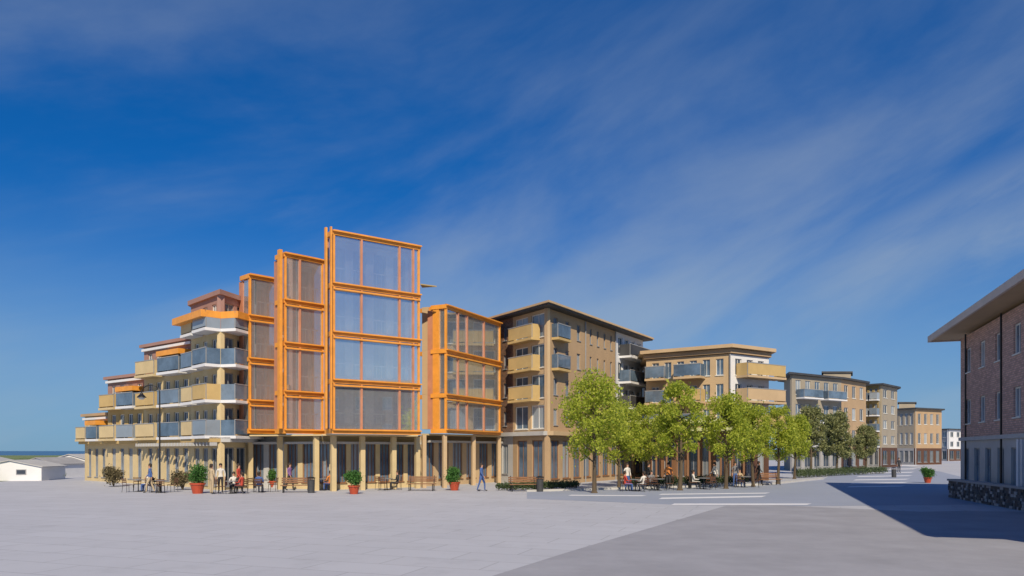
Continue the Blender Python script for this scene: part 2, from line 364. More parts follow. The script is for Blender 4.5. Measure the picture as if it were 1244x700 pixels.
facade(b0, P(268, 47), P(303, 50), 0, zg, 1, 2, 'cream', .8, .75, 'frame', 'dark_glass', zb=-.2)
fh = (12.4 - zg) / 4
for k in range(4):
    z = zg + fh * k + .12
    balcony(b0, P(268, 47), P(303, 50), .0, 1.0, z, 1.1, 'white', panel='mid_glass')
    balcony(b0, P(232, 50.5), P(268, 47), .04, .42, z, .8, 'white', panel='cream' if k != 2 else 'mid_glass')
    balcony(b0, P(232, 50.5), P(268, 47), .56, 1.0, z, 1.0, 'white', panel='mid_glass' if k != 1 else 'ochre')
for A, B in ((P(268, 47), P(303, 50)), (P(232, 50.5), P(268, 47))): ledge(b0, A, B, zu + .02 + .75, zu + 1.2, 1.25, 'orange', 'sun_shade')
steps = [(175, 55.5, 234, 51.2, 10.2, 3, 5, 'ochre'), (131, 59.5, 177, 55.9, 8.2, 2, 4, 'ochre'), (103, 63, 132, 60, 5.4, 1, 3, 'olive')]
for j, (x0, d0, x1, d1, zt, nf, nb, mm) in enumerate(steps):
    A, B = P(x0, d0), P(x1, d1); q = back(A, B, 8)
    core(b0, q, 0, zt - .02, mm); roof(b0, q, zt, 'mauve' if j < 2 else 'tan', .25, .22)
    fh = (zt - zg) / nf
    facade(b0, A, B, zg, zg + fh * (nf - 1) if nf > 1 else zt, max(1, nf - 1), nb, 'cream' if j != 1 else 'ochre', .55, .66, 'whiteframe', 'mid_glass')
    if nf > 1: facade(b0, A, B, zg + fh * (nf - 1), zt, 1, nb, 'mauve', .5, .55, 'whiteframe', 'mid_glass')
    facade(b0, A, B, 0, zg, 1, nb, 'cream', .5, .7, 'frame', 'mid_glass', zb=-.15)
    for k in range(nf):
        zz = zg + .12 + k * fh
        balcony(b0, A, B, .54, .97, zz, .95, 'white', panel='mid_glass')
        balcony(b0, A, B, .04, .44, zz, .85, 'cream', panel='cream' if k != 1 else 'ochre')
    ledge(b0, A.lerp(B, .55), A.lerp(B, .99), zg + fh * (nf - 1) + 1.25, zg + fh * (nf - 1) + 1.6, 1.0, 'orange', 'sun_shade')
    ledge(b0, A, B, zg - .28, zg + .02, .5, 'ochre')
    ledge(b0, A, B, zt - .3, zt - .12, .2, 'white', 'cornice')
A, B = P(232, 50.5), P(268, 47); ledge(b0, A, B, zg - .28, zg + .02, .7, 'ochre')
A, B = P(268, 47), P(303, 50); ledge(b0, A, B, zg - .28, zg + .02, .7, 'lightgrey')
for i in range(26):   # dentil brackets under the canopy
    t = i / 25; p = P(176, 55.4).lerp(P(267, 47.1), t) - b0.location
    MB().box(-.06, .06, -.45, 0, -.22, 0).build('bracket', M_['lightgrey'], b0, (p.x - .12, p.y - .2, zg - .3), -.64)

# ------------------------------------------------------------------ orange framed glass tower
def beam(par, p, q, h, t, m, name='beam'):   # level beam, q-p horizontal, p is the top front edge
    d = q - p; ang = math.atan2(d.y, d.x); o = par.location
    return MB().box(0, d.length, -t/2, t/2, -h, 0).build(name, M_[m], par, (p.x - o.x, p.y - o.y, p.z), ang)
def post(par, p, z0, z1, s, m, ang=0, name='post'):
    o = par.location; return MB().box(-s/2, s/2, -s/2, s/2, z0, z1).build(name, M_[m], par, (p.x - o.x, p.y - o.y, 0), ang)
def frame_block(par, A, B, zs, bays, dep, top=.28, glass=True, side='rust', ps=.12):
    d = (B - A); Lw = d.length; d.normalize(); n = Vector((-d.y, d.x, 0)); ang = math.atan2(d.y, d.x); o = par.location
    loc = Vector((A.x - o.x, A.y - o.y, 0)); rot = Matrix.Rotation(ang, 3, 'Z')
    dep = 1.1; Ai, Bi = A + n * dep, B + n * dep; nfl = len(zs) - 1
    ra_, rb_ = (Ai.normalized() * 5), (Bi.normalized() * 5)     # the volume runs back into the block
    core(par, [Ai + n * .004, Bi + n * .004, Bi + rb_, Ai + ra_], zs[0], zs[-1] - .32, side, .26)
    for k in range(nfl):
        facade(par, Ai, Bi, zs[k], zs[k+1] - (.32 if k == nfl - 1 else 0), 1, max(2, round(Lw / 1.6)), 'white', .62, .74, 'frame', 'mid_glass', edge=.1)
    roof(par, [A, B, Bi + rb_, Ai + ra_], zs[-1] + .003, 'rust', -.05, .1)
    MB().box(-.02, .24, -.25, .3, zs[0], zs[-1] - .32).build('side_wall', M_[side], par, (Ai.x - o.x, Ai.y - o.y, 0), ang)
    for k in range(nfl):       # inner guard rails behind the glass
        g = MB().box(.1, Lw - .1, .30, .34, zs[k] + .95, zs[k] + 1.02)
        for i in range(int(Lw / .35)): g.box(.2 + i * .35, .23 + i * .35, .305, .335, zs[k] + .01, zs[k] + .95)
        g.build('railing', M_['whiteframe'], par, loc, ang)
    for k, z in enumerate(zs):
        h = top if k else .30
        s = MB().box(-.12, Lw + .12, -.14, .0, z - h, z).build('beam', M_['orange'], par, loc, ang)
        MB().box(-.12, Lw + .12, -.30, -.142, z - .10, z - .02).build('edge_rail', M_['orange'], par, loc, ang)
        if 0 < k < len(zs) - 1: MB().box(-.06, Lw + .06, -.22, -.142, z - .46, z - .36).build('edge_rail', M_['orange'], par, loc, ang)
        MB().box(0, Lw, .003, dep - .003, z - h + .06, z - .03).build('floor_slab', M_['tanlight'], par, loc, ang)
        MB().box(-.12, -.002, .003, dep, z - h, z).build('beam', M_['orange'], par, loc, ang)
        MB().box(Lw + .002, Lw + .12, .003, dep, z - h, z).build('beam', M_['orange'], par, loc, ang)
        if k:
            zlo, zhi = zs[k-1] + .003, z - h - .003
            for b in bays:
                x = b * Lw; edge = b in (0, 1)
                MB().box(x - ps/2, x + ps/2, -.13, .04, zlo, zhi).build('post', M_['orange' if edge else 'rust'], par, loc, ang)
            for x in (ps/2, Lw - ps/2): MB().box(x - ps/2, x + ps/2, dep - ps, dep, zlo, zhi).build('post', M_['orange'], par, loc, ang)
            if glass:
                for b, c in zip(bays[:-1], bays[1:]):
                    MB().box(b * Lw + ps/2 + .004, c * Lw - ps/2 - .004, -.04, -.02, zlo + .02, zhi - .02).build('glass_panel', M_['grey_glass'], par, loc, ang)
                MB().box(.02, .04, .06, dep - ps - .01, zlo + .02, zhi - .02).build('glass_panel', M_['grey_glass'], par, loc, ang)
    return loc, ang, Lw
tw = thing('glass_tower', 'tallest orange framed tower of grey glass boxes, stepped on its left side', 'building', tuple(W(404, 45)))
dl = 45; A = W(405, dl); dr = dl * 268 / 249.0; B = W(508, dr)
zt = Z(280, dl); zz = [Z(y, dl) for y in (521, 460, 402, 343, 280)]
lo, an, Lw = frame_block(tw, A, B, zz, [0, .31, .76, .93, 1], 2.2)
# rusty pink side wall on the left of the main box
MB().box(-.62, -.50, -.3, -.1, zz[0], zt + .02).build('post', M_['orange'], tw, lo, an)
MB().box(-.30, -.20, -.3, -.16, zz[0], zt + .12).build('post', M_['orange'], tw, lo, an)
# triangular sun shade right of the top
m = MB(); m.v = [(0, 0, 0), (1.05, .1, -.12), (0, .9, 0), (0, 0, .07), (1.05, .1, -.05), (0, .9, .07)]; m.f = [(0, 2, 1), (3, 4, 5), (0, 1, 4, 3), (1, 2, 5, 4), (2, 0, 3, 5)]; m.m = [0] * 5
o = m.build('sun_shade', M_['olive'], tw, (B.x + .15 - tw.location.x, B.y - tw.location.y, Z(346, dr)), 0)
A2 = W(346, 46.5); B2 = W(391, 46.5 * 240 / 231.0); z2 = [Z(y, 46.5) for y in (521, 474, 415, 363, 307)]
lo2, an2, L2 = frame_block(tw, A2, B2, z2, [0, .38, 1], 2.2)
MB().box(-.45, -.25, -.2, .1, z2[0], z2[-1] + .1).build('post', M_['orange'], tw, lo2, an2)
A3 = W(303, 48); B3 = W(336, 48 * 215 / 209.0); z3 = [Z(y, 48) for y in (521, 485, 434, 382, 333)]
lo3, an3, L3 = frame_block(tw, A3, B3, z3, [0, 1], 2.2)
# ground floor of the tower: continuous shop fronts, columns and a canopy line
zf = zz[0] - .40
for (x0, d0, x1, d1, nb, mm) in [(302, 50.6, 345, 49.4, 2, 'lightgrey'), (345, 49.4, 404, 47.8, 3, 'cream'), (404, 47.8, 510, 51.5, 6, 'cream')]:
    A_, B_ = W(x0, d0), W(x1, d1); facade(tw, A_, B_, 0, zf, 1, nb, mm, .70, .76, 'wood', 'mid_glass', edge=.06, mull=2)
    ledge(tw, A_, B_, zf - .5, zf - .35, .8, 'lightgrey')
for (a_, b_) in (((303, 47.6), (391, 46.2)), ((391.5, 45.6), (508, 48.2))):
    p_, q_ = W(*a_), W(*b_); k_ = [p_, q_, q_ + q_.normalized() * 5, p_ + p_.normalized() * 5]
    MB().prism([(v.x - tw.location.x, v.y - tw.location.y) for v in k_], zf + .003, zz[0] - .31).build('canopy', M_['cream'], tw)
for px in (304, 340, 384, 405, 440, 478, 507):
    d = 46.0 + abs(px - 404) * .035; post(tw, W(px, d), 0, zz[0] - .42, .30, 'cream', .6, 'column')

wg = thing('glass_wing', 'lower orange framed glass wing between the orange tower and the brown brick building', 'building', tuple(W(540, 50)))
A = W(541, 50.0); dr2 = 50 * 178 / 156.0; B = W(606, dr2); zw = [Z(y, 50) for y in (521, 478, 424, 370)]
frame_block(wg, A, B, zw, [0, .2, .36, .68, 1], 2.4, ps=.11)
pA = W(512, 51.5); pB = W(540, 50.05)
for k in range(3):
    z0, z1 = zw[k], zw[k+1]
    for px, wd in ((519, .5), (532, .5)):
        p = pA.lerp(pB, (px - 512) / 28); post(wg, p, z0 + .003, z1 - .003, wd, 'tanlight' if px == 519 else 'orange', -.5, 'pilaster')
    beam(wg, Vector((pA.x, pA.y + .1, z1)), Vector((pB.x, pB.y + .1, z1)), .3, .3, 'orange')
A_, B_ = W(511, 51.8), W(610, 60.2); facade(wg, A_, B_, 0, zw[0] - .42, 1, 6, 'tanlight', .70, .76, 'wood', 'mid_glass', edge=.06, mull=2)
ledge(wg, A_, B_, zw[0] - .9, zw[0] - .75, .8, 'lightgrey')
p_, q_ = W(512, 50.4), W(608, 57.3); k_ = [p_, q_, q_ + q_.normalized() * 4, p_ + p_.normalized() * 4]
MB().prism([(v.x - wg.location.x, v.y - wg.location.y) for v in k_], zw[0] - .417, zw[0] - .31).build('canopy', M_['cream'], wg)
for px in (515, 540, 575, 606):
    post(wg, W(px, 50.2 + max(0, px - 540) * .108), 0, zw[0] - .42, .26, 'tanlight', .5, 'column')

# ------------------------------------------------------------------ brown brick and tan corner building
mb_ = thing('corner_building', 'tan corner building with brown flank and overhanging roof, right of the orange glass wing', 'building', tuple(W(665, 54)))
zm = Z(372, 54)
L0, M0, K0 = W(579, 54 * 176 / 151.0), W(623, 58.3), W(665, 54)
L0 = W(579, 62.5)
M0 = L0.lerp(K0, .55)
R0 = W(781, 70)
core(mb_, [L0, K0, R0, R0 + Vector((-9, 9, 0)), L0 + Vector((2, 9, 0))], 0, zm - .02, 'tan', .3)
pts = [L0, K0, R0, R0 + Vector((-9, 9, 0)), L0 + Vector((2, 9, 0))]
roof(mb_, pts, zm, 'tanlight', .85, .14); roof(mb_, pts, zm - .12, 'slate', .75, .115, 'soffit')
zb = Z(527, 60)
facade(mb_, L0, M0, zb, zm - .14, 4, 3, 'brownbrick', .28, .5, 'frame', 'mid_glass')
facade(mb_, L0, M0, 0, zb, 1, 3, 'lightgrey', .5, .6, 'frame', 'mid_glass', zb=-.1)
facade(mb_, M0, K0, zb, zm - .14, 4, 2, 'tanlight', .8, .78, 'whiteframe', 'mid_glass', edge=.1)
facade(mb_, M0, K0, 0, zb, 1, 2, 'tan', .68, .74, 'wood', 'mid_glass', zb=-.1)
Q1 = K0.lerp(R0, .34); Q2 = K0.lerp(R0, .66)
facade(mb_, K0, Q1, zb, zm - .14, 4, 3, 'tan', .32, .55, 'frame', 'mid_glass')
facade(mb_, Q1, Q2, zb, zm - .14, 4, 4, 'tan', .28, .55, 'frame', 'mid_glass', skip=((1, 0), (2, 1)))
facade(mb_, Q2, R0, zb, zm - .14, 4, 4, 'white', .7, .66, 'whiteframe', 'dark_glass')
facade(mb_, K0, R0, 0, zb, 1, 10, 'tan', .68, .74, 'wood', 'mid_glass', zb=-.1)
ledge(mb_, L0, K0, zb - .25, zb + .05, .35, 'lightgrey', 'cornice'); ledge(mb_, K0, R0, zb - .25, zb + .05, .5, 'tanlight', 'cornice')
for k in range(4):
    z = zb + .2 + k * (zm - .14 - zb) / 4
    balcony(mb_, Q2, R0, .12, .98, z, 1.1, 'white', panel='slate' if k % 2 else 'mid_glass')
    if k in (1, 2, 3): balcony(mb_, M0, K0, .1, .8, z, .8, 'ochre', panel='ochre')
    if k in (2, 3): balcony(mb_, K0, Q1, .1, .42, z, .6, 'ochre', panel='mid_glass')
# ------------------------------------------------------------------ flat tan building behind the lime trees
rb = thing('flat_roof_building', 'flat roofed tan apartment building behind the row of lime green trees', 'building', tuple(W(887, 60)))
kc = W(887, 60); zr = Z(423, 60); la = W(785, 60 * 125 / 117.0); ra = W(934, 60 * 125 / 119.5)
pts = [la, kc, ra, ra + Vector((1, 11, 0)), la + Vector((1, 9, 0))]
core(rb, pts, 0, zr - .02, 'tan', .3); roof(rb, pts, zr, 'tanlight', .55, .28); roof(rb, pts, zr - .4, 'tan', .2, .36, 'cornice')
zc = Z(522, 60)
facade(rb, la, kc, zc, zr - .45, 3, 6, 'tanlight', .56, .66, 'whiteframe', 'mid_glass')
facade(rb, kc, ra, zc, zr - .45, 3, 3, 'white', .55, .66, 'whiteframe', 'dark_glass')
facade(rb, la, kc, 0, zc, 1, 6, 'wood', .62, .78, 'frame', 'dark_glass', zb=-.1)
facade(rb, kc, ra, 0, zc, 1, 3, 'darkwood', .6, .78, 'frame', 'dark_glass', zb=-.1)
for k in range(3):
    z = zc + .3 + k * (zr - .45 - zc) / 3
    balcony(rb, la, kc, .04, .28, z, 1.0, 'tanlight', panel='mid_glass'); balcony(rb, la, kc, .40, .72, z, 1.2, 'tanlight', panel='ochre' if k == 1 else 'mid_glass')
    balcony(rb, kc, ra, .15, 1.15, z, 1.2, 'tanlight', panel='tanlight' if k == 1 else 'ochre')
ledge(rb, la, kc, Z(524, 60), Z(520, 60), 2.2, 'limepanel', ext=1.0); ledge(rb, la, kc, Z(514, 60), Z(509, 60), 1.5, 'limepanel', ext=1.0)
ledge(rb, kc, ra, Z(524, 60) + .02, Z(520, 60) + .02, 1.4, 'limepanel'); 
for i in range(9):
    p = la.lerp(kc, i / 8); post(rb, p + Vector((.5, -1.9, 0)), 0, Z(525, 60), .14, 'wood', 0, 'column')

# ------------------------------------------------------------------ the row of blocks with dark roofs (seen at the right, and again through the orange tower)
M_['greybeige'] = mat("grey_beige_render", (.33, .29, .23), .85, .1, .6, bump=.1); M_['greyblue'] = mat("grey_blue_render", (.24, .26, .30), .85, .1, .6, bump=.1)
def street_block(name, label, L_, Kk, R_, py, nf, nl, nr, ml, mr, rm, balc=True, step=None):
    t = thing(name, label, 'building', tuple(W(*Kk))); A, B, D = W(*L_), W(*Kk), W(*R_); zt = Z(py, Kk[1])
    pts = [A, B, D, D + Vector((3, 9, 0)), A + Vector((2, 9, 0))]
    core(t, pts, 0, zt - .02, ml, .3); roof(t, pts, zt, rm, .5, .25)
    facade(t, A, B, 3.0, zt - .01, nf - 1, nl, ml, .55, .6, 'whiteframe', 'mid_glass'); facade(t, B, D, 3.0, zt - .01, nf - 1, nr, mr, .5, .55, 'whiteframe', 'dark_glass')
    facade(t, A, B, 0, 3.0, 1, nl, 'grey', .65, .7, 'frame', 'dark_glass'); facade(t, B, D, 0, 3.0, 1, nr, 'darkwood', .6, .7, 'frame', 'dark_glass')
    if balc:
        for k in range(nf - 1): z = 3.2 + k * (zt - 3) / (nf - 1); balcony(t, A, B, .08, .46, z, 1.2, 'white'); balcony(t, A, B, .56, .95, z, 1.2, 'white')
    if step:
        q = [W(step[0], Kk[1] + 3), W(step[1], Kk[1] + 3), W(step[1], Kk[1] + 7), W(step[0], Kk[1] + 7)]
        core(t, q, zt + .26, zt + .26 + step[2], ml, .02); roof(t, q, zt + .27 + step[2], rm, .2, .2, 'plant_room')
street_block('street_block', 'grey beige apartment block nearest the lime trees along the right hand street', (962, 92), (1022, 98), (1052, 104), 461, 4, 5, 3, 'greybeige', 'tan', 'slate', True, (1000, 1034, .9))
street_block('street_block', 'narrow brown grey block second along the right hand street', (1046, 112), (1070, 110), (1090, 116), 468, 5, 3, 2, 'olive', 'greybeige', 'slate', True)
street_block('street_block', 'low grey beige block where the street ends, with a stepped top', (1084, 138), (1112, 134), (1144, 138), 497, 3, 4, 4, 'greybeige', 'tan', 'slate', False, (1092, 1112, 1.0))
street_block('street_block', 'distant grey blue block at the far end of the street beside the brick building', (1128, 190), (1152, 184), (1176, 190), 522, 3, 3, 3, 'greyblue', 'white', 'slate', False)

# ------------------------------------------------------------------ brick building at the right edge
br = thing('brick_building', 'dark red brick building with deep sloping eaves at the right edge of the photo', 'building', tuple(W(1244, 33)))
E0 = W(1167, 44); F0 = W(1244, 33.2); dirv = (F0 - E0).normalized(); F1 = F0 + dirv * 24      # on towards and past the frame
zE = 9.45; zs_ = Z(527, 34)
nrm = Vector((-dirv.y, dirv.x, 0))
pts = [E0, F1, F1 + nrm * 12, E0 + nrm * 12]
core(br, pts, 0, zE - .31, 'brick', .3)
facade(br, E0, F1, zs_, zE - .3, 2, 12, 'brick', .36, .48, 'whiteframe', 'mid_glass')
facade(br, E0, F1, 0, zs_, 1, 16, 'lightgrey', .5, .62, 'frame', 'mid_glass')
ledge(br, E0, F1, zs_ - .2, zs_, .12, 'lightgrey', 'cornice')
o = br.location; ang = math.atan2(dirv.y, dirv.x); Lb = (F1 - E0).length
m = MB(); ov = 1.3; ex = 2.4       # eaves: fascia box, soffit and pitched roof plane
m.box(-ex, Lb + 1, -ov, -ov + .12, zE - .12, zE + .25).box(-ex, -ex + .12, -ov + .121, 12, zE - .12, zE + .25)
m.build('fascia', M_['fascia'], br, (E0.x - o.x, E0.y - o.y, 0), ang)
MB().box(-ex + .121, Lb + 1, -ov + .121, 12, zE - .04, zE + .05).build('soffit', M_['tanlight'], br, (E0.x - o.x, E0.y - o.y, 0), ang)
m = MB(); m.v = [(-ex, -ov, zE + .252), (Lb + 1, -ov, zE + .252), (Lb + 1, 6, zE + 1.3), (-ex + 3, 6, zE + 1.3), (Lb + 1, 13, zE + .252), (-ex, 13, zE + .252)]
m.f = [(0, 1, 2, 3), (3, 2, 4, 5), (0, 3, 5), (1, 4, 2), (0, 5, 4, 1)]; m.m = [0] * 5
m.build('roof', M_['tan'], br, (E0.x - o.x, E0.y - o.y, 0), ang)
for i in range(4):
    p = W(1237 + i * 5, 31.6 + i * .1) ; MB().box(-.05, .05, -.05, .05, .9, 3.0).build('column', M_['white'], br, (p.x - o.x, p.y - o.y, 0), 0)

def pipe(par, p, z0, z1, m='frame'):
    q = Vector((p.x - par.location.x, p.y - par.location.y, 0)); k = Vector((p.x, p.y, 0)).normalized() * -.14
    MB().tube([(q.x + k.x, q.y + k.y, z0), (q.x + k.x, q.y + k.y, z1)], .05, 8).build('downpipe', M_[m], par)
pipe(mb_, Q1, 0, zm - .2); pipe(mb_, Q2, 0, zm - .2); pipe(rb, kc, 0, zr - .5); pipe(br, E0.lerp(F0, .1), 0, zE - .2, 'black'); pipe(br, E0.lerp(F0, .7), 0, zE - .2, 'black')
def stone_wall(label, pts, h, t, name='stone_wall', nx=26):
    p0 = pts[0]; r = thing(name, label, 'wall', (p0.x, p0.y, 0))
    for A, B in zip(pts[:-1], pts[1:]):
        L_ = (B - A).length; ang = math.atan2(B.y - A.y, B.x - A.x); loc = (A.x - p0.x, A.y - p0.y, 0)
        MB().box(0, L_, .05, t - .05, 0, h - .05).build('core', M_['slate'], r, loc, ang)
        m = MB(); x = 0
        nr = 7; rh = (h - .1) / nr
        for k in range(nr):
            x = random.uniform(-.1, 0)
            while x < L_:
                w_ = random.uniform(.12, .34); x1 = min(x + w_, L_); dpt = random.uniform(-.03, .03)
                if x1 - max(0, x) > .04: m.box(max(0, x) + .008, x1 - .008, dpt, .10, k * rh + .006, (k + 1) * rh - .008, random.choice((0, 0, 1, 2)))
                x += w_
        s = m.build('stonework', [M_['stone'], M_['grey'], M_['slate']], r, loc, ang); s['kind'] = 'stuff'
        MB().box(-.03, L_ + .03, -.06, t + .02, h - .098, h).build('coping', M_['grey'], r, loc, ang)
stone_wall('dark dry stone wall below the brick building at the right edge', [W(1152, 40), W(1200, 34.5), W(1262, 29.5)], 1.0, .5)
sheet('lawn', [(-74, 56), (-41, 56), (-42.5, 64), (-50, 72), (-58, 84), (-74, 70)], .006, M_['lawn'])
sheet('lawn', [G(1205, 598), G(1262, 610), (26, 34), (33, 52)], .012, M_['lawn'])

# ------------------------------------------------------------------ plants
def crown_mesh(name, blobs, nleaf, ls, m, seed):
    rnd = random.Random(seed); v = []; f = []
    tot = sum(b[3] ** 2 for b in blobs)
    for (cx, cy, cz, r) in blobs:
        for _ in range(int(nleaf * r * r / tot)):
            u = Vector((rnd.gauss(0, 1), rnd.gauss(0, 1), rnd.gauss(0, 1))).normalized() * r * (rnd.random() ** .40)
            if rnd.random() < .2: u *= rnd.uniform(1.1, 1.7)
            c = Vector((cx, cy, cz)) + Vector((u.x, u.y, u.z * .85))
            n = Vector((rnd.uniform(-1, 1), rnd.uniform(-1, 1), rnd.uniform(-.2, 1))).normalized(); a_ = n.orthogonal().normalized(); b_ = n.cross(a_)
            t = rnd.uniform(0, 6.28); a_, b_ = a_ * math.cos(t) + b_ * math.sin(t), -a_ * math.sin(t) + b_ * math.cos(t)
            s = ls * rnd.uniform(.6, 1.3); i = len(v)
            v += [tuple(c - a_ * s), tuple(c - b_ * s * .5 + n * s * .15), tuple(c + a_ * s), tuple(c + b_ * s * .5 + n * s * .15)]; f.append((i, i+1, i+2, i+3))
    me = bpy.data.meshes.new(name); me.from_pydata(v, [], f); me.materials.append(m); return me
def tree_proto(h, cw, cz0, m, nleaf, ls, seed, label, group, loc, multi=1):
    rnd = random.Random(seed); r = thing('tree', label, 'tree', loc, rnd.uniform(0, 6), group)
    mb = MB(); blobs = []
    top = Vector((rnd.uniform(-.2, .2), rnd.uniform(-.2, .2), h * .82)); mid = Vector((rnd.uniform(-.12, .12), rnd.uniform(-.1, .1), cz0))
    tr = .035 * h * .6
    mb.tube([(0, 0, 0), (0, 0, .15), tuple(mid * .5), tuple(mid), tuple(mid.lerp(top, .5)), tuple(top)], [tr * 1.5, tr, tr * .85, tr * .7, tr * .45, tr * .12], 8)
    limbs = MB(); nl = 19
    for i in range(nl):
        t = .72 + .28 * (i / nl) if i < 3 else rnd.uniform(.0, .8)
        st = mid.lerp(top, max(0, t - .3) if i >= 3 else rnd.uniform(0, .2)); az = i * 2.4 + rnd.uniform(-.4, .4)
        zc = cz0 + (h - cz0) * (.08 + .84 * ((i + .5) / nl)); prof = math.sin(math.pi * min(.95, .18 + .75 * (i + .5) / nl)) ** .6
        en = Vector((math.cos(az) * cw * .5 * prof * .68, math.sin(az) * cw * .5 * prof * .68, zc))
        st = Vector((st.x, st.y, max(cz0 * .8, en.z - rnd.uniform(.5, 1.1))))
        limbs.tube([tuple(st), tuple(st.lerp(en, .5) + Vector((0, 0, -.08))), tuple(en)], [tr * .35, tr * .24, tr * .08], 5)
        blobs.append((en.x, en.y, en.z, cw * rnd.uniform(.11, .24)))
    for _ in range(5): blobs.append((rnd.uniform(-.15, .15) * cw, rnd.uniform(-.15, .15) * cw, rnd.uniform(cz0 + .3 * (h - cz0), h * .93), cw * rnd.uniform(.14, .2)))
    tk = mb.build('trunk', M_['bark'], r); limbs.build('branches', M_['bark'], r)
    link('crown', crown_mesh('crown', blobs, nleaf, ls, m, seed), r)
    return r
LT = "lime green street trees"
def tpos(px, d): p = W(px, d); return (p.x, p.y, 0)
t1 = tree_proto(Z(452, 44), 4.3, 2.1, LIME, 8000, .10, 11, 'leftmost lime green tree of the row, in front of the tan corner building', LT, tpos(722, 44))
t2 = tree_proto(Z(461, 46), 3.5, 2.1, LIME, 6500, .10, 12, 'second lime green tree from the left, at the left end of the flat tan building', LT, tpos(826, 47))
t3 = tree_proto(Z(476, 49), 3.4, 2.0, LIME, 6500, .10, 13, 'third lime green tree from the left, before the middle of the flat tan building', LT, tpos(882, 49))
again(t1, tpos(752, 50), 2.2, 'lime green tree behind and right of the leftmost one', .80)
again(t2, tpos(786, 54), 4.4, 'lime green tree set back between the first two of the row', .86)
again(t2, tpos(945, 56), 1.1, 'rightmost full lime green tree, at the corner of the flat tan building', .86)
again(t3, tpos(915, 52), 3.9, 'lime green tree just left of the rightmost one', .92)
again(t3, tpos(965, 66), .7, 'small lime green tree farthest right in the row, before the far street', .9)
DT = "muted green trees along the far kerb"
d1 = tree_proto(Z(492, 80), 4.0, 1.8, DARK, 9000, .14, 21, 'tallest muted green tree at the start of the far street row', DT, tpos(985, 80))
d2 = tree_proto(Z(500, 84), 3.6, 1.8, DARK, 9000, .14, 22, 'second muted green tree of the far street row', DT, tpos(1016, 84))
again(d1, tpos(1052, 96), 2., 'third muted green tree of the far street row, at the grey beige block', .8)

def shrub(px, d, wd, h, m, label, cat='shrub', n=1800, ls=.06, z=0, group=None, seed=1, name='shrub'):
    rnd = random.Random(seed); r = thing(name, label, cat, (W(px, d).x, d, z), 0, group)
    bl = [(rnd.uniform(-.3, .3) * wd, rnd.uniform(-.3, .3) * wd, h * rnd.uniform(.35, .75), wd * rnd.uniform(.24, .36)) for _ in range(7)]
    st = MB()
    for b in bl: st.tube([(0, 0, 0), (b[0] * .5, b[1] * .5, b[2] * .6), b[:3]], [.03, .02, .008], 5)
    st.build('stems', M_['bark'], r); link('foliage', crown_mesh('foliage', bl, n, ls, m, seed), r); return r
shrub(138, 52, 1.4, 1.5, TWIG, 'dry brown bush in front of the left end of the cream block', seed=3, n=2600)
shrub(222, 47.5, 1.2, 1.3, TWIG, 'dry brown bush left of the left red planter', seed=4, n=2400)
shrub(70, 66, 1.2, .7, LIME, 'low bright green shrub beside the white huts at the left', seed=6)
def hedge(pts, h, m, label, seed):
    rnd = random.Random(seed); r = thing('hedge', label, 'hedge', (pts[0].x, pts[0].y, 0)); bl = []
    for A, B in zip(pts[:-1], pts[1:]):
        n = int((B - A).length / (h * .55)) + 1
        for i in range(n + 1):
            p = A.lerp(B, i / n) - pts[0]; bl.append((p.x, p.y, h * .5, h * rnd.uniform(.42, .58)))
    st = MB()
    for b in bl[::2]: st.tube([(b[0], b[1], 0), (b[0] + .03, b[1], h * .7)], [.03, .01], 5)
    st.build('stems', M_['bark'], r); link('foliage', crown_mesh('foliage', bl, len(bl) * 260, .06, m, seed), r)
hedge([W(606, 47.0), W(650, 48), W(700, 50)], .55, HEDGE, 'low green hedge in front of the brown flank of the corner building', 31)
hedge([W(760, 52), W(800, 52), W(850, 54), W(905, 55)], .75, HEDGE, 'clipped green hedge behind the right cafe tables', 32)
hedge([W(968, 68), W(1010, 74), W(1075, 82)], .9, HEDGE, 'green hedge under the muted green trees of the far street', 33)
hedge([Vector((-98, 118, 0)), Vector((-62, 116, 0))], 1.5, HEDGE, 'long low green hedge behind the white huts at the left edge', 36)
hedge([Vector((-62, 78, 0)), Vector((-46, 79, 0))], 1.0, GREEN, 'green hedge between the white huts and the end of the cream block', 37)
def planter(px, d, s, label, seed):
    r = thing('planter', label, 'planter', (W(px, d).x, d, 0), 0, 'red pots with round green shrubs')
    MB().lathe([(.26*s, 0), (.38*s, .5*s), (.42*s, .5*s), (.42*s, .6*s), (.36*s, .6*s), (.36*s, .54*s)], 18).build('pot', M_['redpot'], r)
    MB().lathe([(.355*s, .5*s), (.355*s, .56*s)], 16).build('soil', M_['soil'], r)
    rnd = random.Random(seed); bl = [(rnd.uniform(-.3, .3)*s, rnd.uniform(-.3, .3)*s, (1.05 + rnd.uniform(-.25, .4))*s, .38*s) for _ in range(8)]
    MB().tube([(0, 0, .5*s), (.02, 0, 1.0*s)], [.04*s, .02*s], 6).build('stem', M_['bark'], r)
    link('foliage', crown_mesh('foliage', bl, 2600, .055, GREEN, seed), r); return r
planter(240, 43.5, 1.05, 'large red pot with round green shrub before the cream block', 41)
planter(430, 43, .85, 'red pot with round green shrub below the tallest glass box', 42)
planter(333, 50, .8, 'small red pot with green shrub between the two larger red pots', 43)
planter(552, 47, .9, 'small red pot with green shrub below the orange glass wing', 44)
planter(1127, 58, .75, 'red pot with green shrub beside the far road near the brick building', 45)

